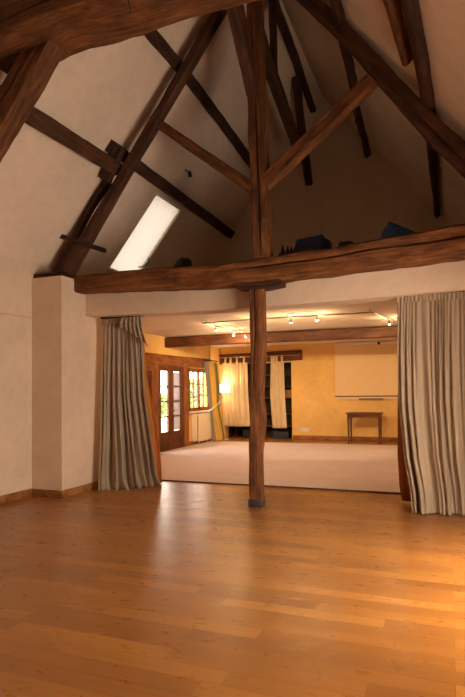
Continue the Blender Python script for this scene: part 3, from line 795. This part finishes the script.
for i in range(len(pts) - 1): fs.append([2 * i, 2 * i + 1, 2 * i + 3, 2 * i + 2])
mb.add(vs, fs); tb = mb.build('tieback', M['tieback'], sc, 60); tb['label'] = 'white tieback strap'
sd = tb.modifiers.new('thickness', 'SOLIDIFY'); sd.thickness = 0.006
mb = MB(); mb.tube([(XRL + .14, 12.2, 2.03), (XRL + .14, 13.0, 2.03)], .016, 10); mb.tube([(XRL + .015, 12.5, 2.03), (XRL + .14, 12.5, 2.03)], .012, 8)
tag(mb.build('curtain_rod', M['iron'], None, 60), 'short dark rod holding the striped curtain', 'curtain rod', kind='thing')

# ------------------------------------------------------------------ floor lamp in the corner
fl = empty('floor_lamp', (-5.50, 13.38, 0)); tag(fl, 'lit floor lamp with white drum shade in the rear left corner', 'lamp', kind='thing')
mb = MB(); mb.lathe([(0, 0), (.13, 0), (.13, .015), (.03, .03), (0, .03)]); mb.build('base', M['white'], fl, 40)
mb = MB(); mb.tube([(0, 0, .02), (0, 0, 1.26)], .011, 10); mb.build('pole', M['white'], fl, 60)
mb = MB(); mb.lathe([(.175, 1.235), (.16, 1.445)], seg=32); o = mb.build('lamp_shade', M['shade'], fl, 60)
sd = o.modifiers.new('thickness', 'SOLIDIFY'); sd.thickness = 0.004
mb = MB(); mb.lathe([(0, 1.27), (.03, 1.29), (.032, 1.33), (.018, 1.37), (0, 1.38)]); mb.build('bulb', M['shade'], fl, 60)

# ------------------------------------------------------------------ projection screen
ps = empty('projection_screen', (-1.75, YB, 0)); tag(ps, 'pulled-down cream projection screen on the yellow back wall', 'projection screen', kind='thing')
mb = MB(); mb.box((-.88, -.055, 1.115), (.88, -.051, 2.40)); mb.build('screen_fabric', M['screen'], ps)
mb = MB(); mb.tube([(-.90, -.055, 2.41), (.90, -.055, 2.41)], .035, 12); mb.build('roller', M['white'], ps, 60)
mb = MB(); mb.box((-.89, -.065, 1.085), (.89, -.042, 1.12), ch=.004); mb.build('bottom_bar', M['screen_bar'], ps, 35)
mb = MB(); mb.box((-.88, -.056, 1.035), (.88, -.050, 1.09)); mb.build('lower_flap', M['screen'], ps)
mb = MB(); mb.box((-.30, -.08, 1.02), (.28, -.04, 1.05), ch=.006); mb.build('pull_handle', M['screen_bar'], ps, 35)  # dark strip just below the bottom bar
# round hooks on the wall top
e = empty('wall_hook', (-1.55, YB - 0.07, 2.395)); tag(e, 'dark hook at the top of the projection screen', 'hook', kind='thing')
mb = MB(); mb.lathe([(0, -.03), (.03, -.02), (.04, 0), (.03, .02), (0, .03)], M4=Matrix.Rotation(pi / 2, 4, 'X')); mb.build('knob', M['iron'], e, 60)
mb = MB(); mb.tube([(0, .07, 0), (0, 0, 0)], .01, 8); mb.build('stem', M['iron'], e, 60)

# ------------------------------------------------------------------ side table
tb = empty('side_table', (-1.855, 13.25, 0), 0.02); tag(tb, 'small reddish-brown wooden table with tapered legs below the projection screen', 'table', kind='thing')
mb = MB(); mb.box((-.41, -.26, .70), (.41, .26, .725), ch=.007); mb.build('tabletop', M['table'], tb, 35)
mb = MB()
for a, b in (((-.365, -.225, .61), (.365, -.205, .70)), ((-.365, .205, .61), (.365, .225, .70)), ((-.365, -.225, .61), (-.345, .225, .70)), ((.345, -.225, .61), (.365, .225, .70))): mb.box(a, b)
mb.build('apron', M['table'], tb)
for sx in (-1, 1):
    for sy in (-1, 1):
        mb = MB(); w0, w1 = .024, .014
        cx, cy = sx * .35, sy * .21
        vs = [(cx + a * w, cy + b * w, z) for z, w in ((.0, w1), (.60, w0), (.70, w0)) for a, b in ((-1, -1), (1, -1), (1, 1), (-1, 1))]
        fs = [[0, 3, 2, 1], [8, 9, 10, 11]] + [[4 * k + i, 4 * k + (i + 1) % 4, 4 * k + 4 + (i + 1) % 4, 4 * k + 4 + i] for k in (0, 1) for i in range(4)]
        mb.add(vs, fs); mb.build('leg', M['table'], tb)

# wall socket
ws = empty('wall_socket', (-3.58, YB, .255)); tag(ws, 'white double wall socket right of the alcove', 'socket', kind='thing')
mb = MB(); mb.box((-.04, -.010, -.04), (.04, 0, .04), ch=.004); mb.build('plate', M['white'], ws, 35)
mb = MB(); mb.box((.06, -.010, -.045), (.25, 0, .045), ch=.004); mb.build('blank_plate', M['white'], ws, 35)
mb = MB(); mb.lathe([(.026, 0), (.026, .004), (.020, .004), (.018, .0)], c=(0, -.0105, 0), M4=Matrix.Rotation(pi / 2, 4, 'X')); mb.build('outlet_ring', M['steel'], ws, 60)

# ------------------------------------------------------------------ alcove shelf with boxes
sh = empty('shelf_unit', (-4.65, YB + .48, 0)); tag(sh, 'dark shelf unit inside the alcove behind the cream curtains', 'shelf', kind='thing')
for z in (.30, .62, 1.05, 1.36, 1.68):
    simple_box('shelf_board', (-.80, -.20, z), (.80, .20, z + .025), M['joinery_dark'], sh)
for x in (-.82, .80): simple_box('side_panel', (x, -.20, 0), (x + .02, .20, 1.95), M['joinery_dark'], sh)
def crate(name, x, z, w, hgt, mat, label, cat, y=YB + .46):
    e = empty(name, (x, y, z)); tag(e, label, cat, kind='thing')
    mb = MB(); mb.box((-w / 2, -.15, 0), (w / 2, .15, hgt), ch=.008); mb.build('body', mat, e, 35)
    mb = MB(); mb.box((-w / 2 - .008, -.158, hgt - .03), (w / 2 + .008, .158, hgt + .008), ch=.005); mb.build('lid', mat, e, 35)
crate('storage_crate', -4.98, 0.0, .40, .22, M['crate'], 'navy crate on the alcove floor below the wide cream curtain', 'crate', YB + .28)
crate('storage_crate', -4.12, 0.0, .42, .20, M['crate'], 'dark crate on the alcove floor below the narrow cream curtain', 'crate', YB + .28)
crate('cardboard_box', -4.05, 1.075, .36, .20, M['tanbox'], 'tan box on the alcove shelf right of the narrow cream curtain', 'box')
crate('cardboard_box', -4.02, 1.705, .30, .12, M['dark'], 'dark box on the top alcove shelf', 'box')

# ------------------------------------------------------------------ ceiling track with spots
tr = empty('spotlight_track', (-2.3, 8.25, 2.40)); tag(tr, 'u-shaped ceiling track of small lit spotlights in the rear room', 'track light', kind='thing')
O = Vector(tr.location)
def trk(pts, nm='rail'):
    mb = MB(); mb.tube([Vector(p) - O for p in pts], .011, 8); return mb.build(nm, M['steel'], tr, 60)
trk([(-3.78, 8.28, 2.405), (-2.8, 8.22, 2.405), (-1.0, 8.25, 2.405)])
trk([(-3.78, 8.28, 2.405), (-3.74, 9.0, 2.405), (-3.68, 10.2, 2.405)])
trk([(-1.0, 8.25, 2.405), (-0.90, 9.2, 2.405), (-0.80, 10.1, 2.405)])
for x, y in ((-3.7, 8.28), (-2.3, 8.23), (-1.05, 8.25), (-3.70, 9.8), (-0.85, 9.8)):
    mb = MB(); mb.tube([Vector((x, y, 2.45)) - O, Vector((x, y, 2.405)) - O], .008, 8); mb.build('stand_off', M['steel'], tr, 60)
SPOTS = [(-3.745, 8.80, 2.335, (0.3, 0.3)), (-3.71, 9.55, 2.315, (-.3, .3)), (-3.68, 10.10, 2.33, (0, .4)), (-2.87, 8.21, 2.335, (.0, .5)), (-2.24, 8.22, 2.325, (-.2, .5)), (-1.835, 8.235, 2.335, (.2, .5)), (-0.87, 9.25, 2.335, (.1, .5))]
LAMPS = []
for x, y, z, (ax, ay) in SPOTS:
    p = Vector((x, y, z)) - O
    dr = Vector((ax, ay, -1)).normalized()
    mb = MB(); mb.tube([Vector((x, y, 2.405)) - O, p - dr * .05], .006, 8)
    mb.tube([p - dr * .055, p - dr * .03, p], [.010, .018, .026], 14)
    sp = mb.build('spot_head', M['steel'], tr, 60)
    mb = MB(); M4 = dr.to_track_quat('Z', 'Y').to_matrix().to_4x4(); mb.lathe([(0, -.004), (.022, 0.0), (.017, .012), (0, .016)], c=tuple(p), M4=M4, seg=14)
    mb.build('bulb', M['bulb'], sp, 60)
    LAMPS.append((Vector((x, y, z)) + dr * .035, dr))

# ------------------------------------------------------------------ things on the loft floor
def blob(name, label, cat, loc, size, mat, seed, amp=0.25, power=0.6, tilt=0.0, extra=None):
    bm = bmesh.new(); bmesh.ops.create_icosphere(bm, subdivisions=4, radius=1)
    for v in bm.verts:
        c = v.co
        q = Vector([math.copysign(abs(k) ** power, k) for k in c])
        q = q * (1 + amp * noise.noise(c * 1.7 + Vector((seed, 0, 0))) + amp * 0.5 * noise.noise(c * 4.5 + Vector((0, seed, 0))))
        if extra: q = extra(q)
        v.co = Vector((q.x * size[0], q.y * size[1], max(-size[2], q.z * size[2]) + size[2]))
    me = bpy.data.meshes.new(name); bm.to_mesh(me); bm.free()
    for p in me.polygons: p.use_smooth = True
    me.materials.append(mat)
    o = bpy.data.objects.new(name, me); COL.objects.link(o); o.location = loc; o.rotation_euler = (0, tilt, 0)
    tag(o, label, cat, kind='thing'); return o
b1 = blob('duffel_bag', 'dark navy bag on the loft behind the tie beam, right of the king post', 'bag', (-1.47, 6.45, 2.60), (.215, .20, .245), M['blue'], 2.0, 0.16, 0.5)
mb = MB(); mb.tube([(-.12, -.13, .42), (-.05, -.15, .455), (.04, -.15, .46), (.12, -.13, .43)], .014, 8); mb.build('strap', M['dark'], b1, 60)
blob('blue_cushion', 'bright blue covered bundle on the loft near the right curtain', 'bundle', (-0.42, 6.40, 2.60), (.225, .20, .275), M['blue_light'], 5.0, 0.12, 0.55, extra=lambda q: Vector((q.x, q.y, q.z * (0.82 - 0.36 * q.x) - 0.1 - 0.14 * q.x)))
blob('dark_bundle', 'low dark bundle on the loft between the two blue ones', 'bundle', (-1.06, 6.40, 2.60), (.12, .14, .192), M['dark'], 8.0, 0.2, 0.7)
blob('dark_bundle', 'dark lump on the loft right of the skylight', 'bundle', (-3.58, 7.2, 2.60), (.13, .16, .31), M['dark'], 12.0, 0.2, 0.7)
e = empty('spiked_stand', (-1.76, 6.35, 2.60)); tag(e, 'small dark spiked thing on the loft beside the navy bag', 'stand', kind='thing')
mb = MB(); mb.box((-.10, -.06, 0), (.10, .06, .32), ch=.01); mb.build('base', M['dark'], e, 35)
for k, (dx, hh) in enumerate(((-.06, .125), (-.0, .105), (.045, .09), (.085, .07))):
    mb = MB(); mb.tube([(dx, 0, .31), (dx, 0, .31 + hh)], [.032, .003], 8); mb.build('spike', M['dark'], e, 60)

# ------------------------------------------------------------------ garden seen through the panes
mb = MB(); mb.box((-40, -30, -.3), (-6.42, 45, -.14)); struct(mb.build('lawn', M['lawn']), 'lawn outside the doors'); bpy.data.objects['lawn']['category'] = 'lawn'
mb = MB(); mb.box((-9.5, 6, -.14), (-6.42, 16, -.10)); struct(mb.build('terrace_path', M['terrace']), 'pale terrace outside the doors'); bpy.data.objects['terrace_path']['category'] = 'terrace'
def shrub(loc, r, hgt, seed, label):
    rnd = random.Random(seed); mb = MB()
    for k in range(1500):
        u, v = rnd.uniform(0, 2 * pi), rnd.uniform(-1, 1); rr = rnd.uniform(.55, 1.0) ** .5 * (0.8 + .3 * noise.noise((cos(u) * 2, sin(u) * 2, v * 2 + seed)))
        c = Vector((rr * r * sqrt(1 - v * v) * cos(u), rr * r * sqrt(1 - v * v) * sin(u), hgt * .55 + rr * hgt * .48 * v))
        a = Vector((rnd.uniform(-1, 1), rnd.uniform(-1, 1), rnd.uniform(-1, 1))).normalized() * .09; b = a.orthogonal().normalized() * .05
        mb.add([c - a, c + b, c + a, c - b], [[0, 1, 2, 3]])
    o = empty('garden_shrub', loc); tag(o, label, 'shrub', kind='thing')
    mb.build('foliage', M['leaf'], o)
    mb = MB(); mb.tube([(0, 0, 0), (.03, 0, hgt * .3), (0, .03, hgt * .6)], [.06, .05, .03], 8); mb.build('stem', M['timber_dark'], o, 60)
shrub((-11.5, 18.6, -.14), 1.2, 1.9, 1, 'green shrub outside the left pane of the french doors')
shrub((-12.5, 21.3, -.14), 1.3, 1.6, 2, 'green shrub outside behind the right door leaf')
shrub((-11.0, 23.5, -.14), 1.1, 2.2, 3, 'green shrub outside the rear casement window')

# ------------------------------------------------------------------ light
def portal(name, loc, sx, sy, direction):
    l = bpy.data.lights.new(name, 'AREA'); l.shape = 'RECTANGLE'; l.size = sx; l.size_y = sy
    l.cycles.is_portal = True
    o = bpy.data.objects.new(name, l); COL.objects.link(o); o.location = loc
    o.rotation_euler = Vector(direction).to_track_quat('-Z', 'Y').to_euler()
    return o
for (a, b), (z0, z1) in zip(WYS, WZ): portal('daylight_right', (XR + .27, (a + b) / 2, (z0 + z1) / 2), b - a, z1 - z0, (-1, 0, 0))
portal('daylight_door', (XRL - .16, (DY0 + WY1) / 2, 1.0), WY1 - DY0, 1.8, (1, 0, 0))
p = portal('daylight_skylight', on_slope(SL / 2, (SKY_Y0 + SKY_Y1) / 2, TH + .02), SKY_Y1 - SKY_Y0, SL, -nl)

for i, (q, dr) in enumerate(LAMPS):
    l = bpy.data.lights.new('spot_glow', 'POINT'); l.energy = 9.0 if i != 2 else 4.0
    l.color = (1.0, 0.67, 0.33); l.shadow_soft_size = .03
    o = bpy.data.objects.new('spot_glow', l); COL.objects.link(o); o.location = q
    l = bpy.data.lights.new('spot_lamp', 'SPOT'); l.energy = 95.0 if i != 2 else 40.0; l.spot_size = radians(95); l.spot_blend = 0.9
    l.color = (1.0, 0.68, 0.34); l.shadow_soft_size = .03
    o = bpy.data.objects.new('spot_lamp', l); COL.objects.link(o); o.location = q
    o.rotation_euler = Vector((dr.x * .6 - (0.55 if i < 3 else 0), 1.0, -0.28)).to_track_quat('-Z', 'Y').to_euler()
l = bpy.data.lights.new('floor_lamp_light', 'POINT'); l.energy = 16; l.color = (1, .70, .36); l.shadow_soft_size = .05
o = bpy.data.objects.new('floor_lamp_light', l); COL.objects.link(o); o.location = (-5.50, 13.38, 1.43)

sun = bpy.data.lights.new('sun', 'SUN'); sun.energy = 9.0; sun.angle = radians(32); sun.color = (1.0, 0.90, 0.72)
so = bpy.data.objects.new('sun', sun); COL.objects.link(so); so.rotation_euler = Vector((-0.50, 0.10, -0.80)).to_track_quat('-Z', 'Y').to_euler()
w = bpy.data.worlds.new('sky'); scene.world = w; w.use_nodes = True
bg = w.node_tree.nodes['Background']
bg.inputs['Color'].default_value = (1.0, 0.86, 0.70, 1)
bg.inputs['Strength'].default_value = 18.0

GROUPS = {'principal_rafter': 'principal rafters of the roof trusses', 'strut': 'struts braced against the king post', 'wind_brace': 'wind braces on the king post',
          'purlin': 'purlins along the roof slopes', 'storage_crate': 'crates on the alcove floor', 'cardboard_box': 'boxes on the alcove shelves',
          'garden_shrub': 'shrubs in the garden', 'dark_bundle': 'dark bundles on the loft', 'curtain': 'taupe curtains in the opening', 'curtain_rail': 'rails of the taupe curtains', 'door_post': 'posts of the french doors'}
for o in scene.objects:
    k = o.name.split('.')[0]
    if o.parent is None and k in GROUPS and 'label' in o: o['group'] = GROUPS[k]

# ------------------------------------------------------------------ camera
yaw, pitch, roll = radians(21.4), radians(1.8), 0.0115
F0 = Vector((-sin(yaw), cos(yaw), 0)); R0 = Vector((cos(yaw), sin(yaw), 0)); Z0 = Vector((0, 0, 1))
Fw = F0 * cos(pitch) + Z0 * sin(pitch); U = Z0 * cos(pitch) - F0 * sin(pitch)
Rt = R0 * cos(roll) - U * sin(roll); Uc = U * cos(roll) + R0 * sin(roll)
cam = bpy.data.cameras.new('camera'); co = bpy.data.objects.new('camera', cam); COL.objects.link(co)
mw = Matrix((Rt, Uc, -Fw)).transposed().to_4x4(); mw.translation = Vector((0, 0, 1.28)); co.matrix_world = mw
cam.sensor_fit = 'AUTO'; cam.sensor_width = 36; cam.lens = 550 / 697 * 36; cam.shift_y = 0.03546
cam.clip_start = 0.05; cam.clip_end = 200
scene.camera = co

scene.view_settings.view_transform = 'Standard'; scene.view_settings.look = 'None'
scene.view_settings.gamma = 1; scene.view_settings.use_curve_mapping = False
scene.view_settings.exposure = 0.12
cy = scene.cycles
cy.use_denoising = True; cy.sample_clamp_indirect = 6; cy.max_bounces = 10; cy.diffuse_bounces = 6; cy.caustics_reflective = False; cy.caustics_refractive = False
cy.transparent_max_bounces = 12
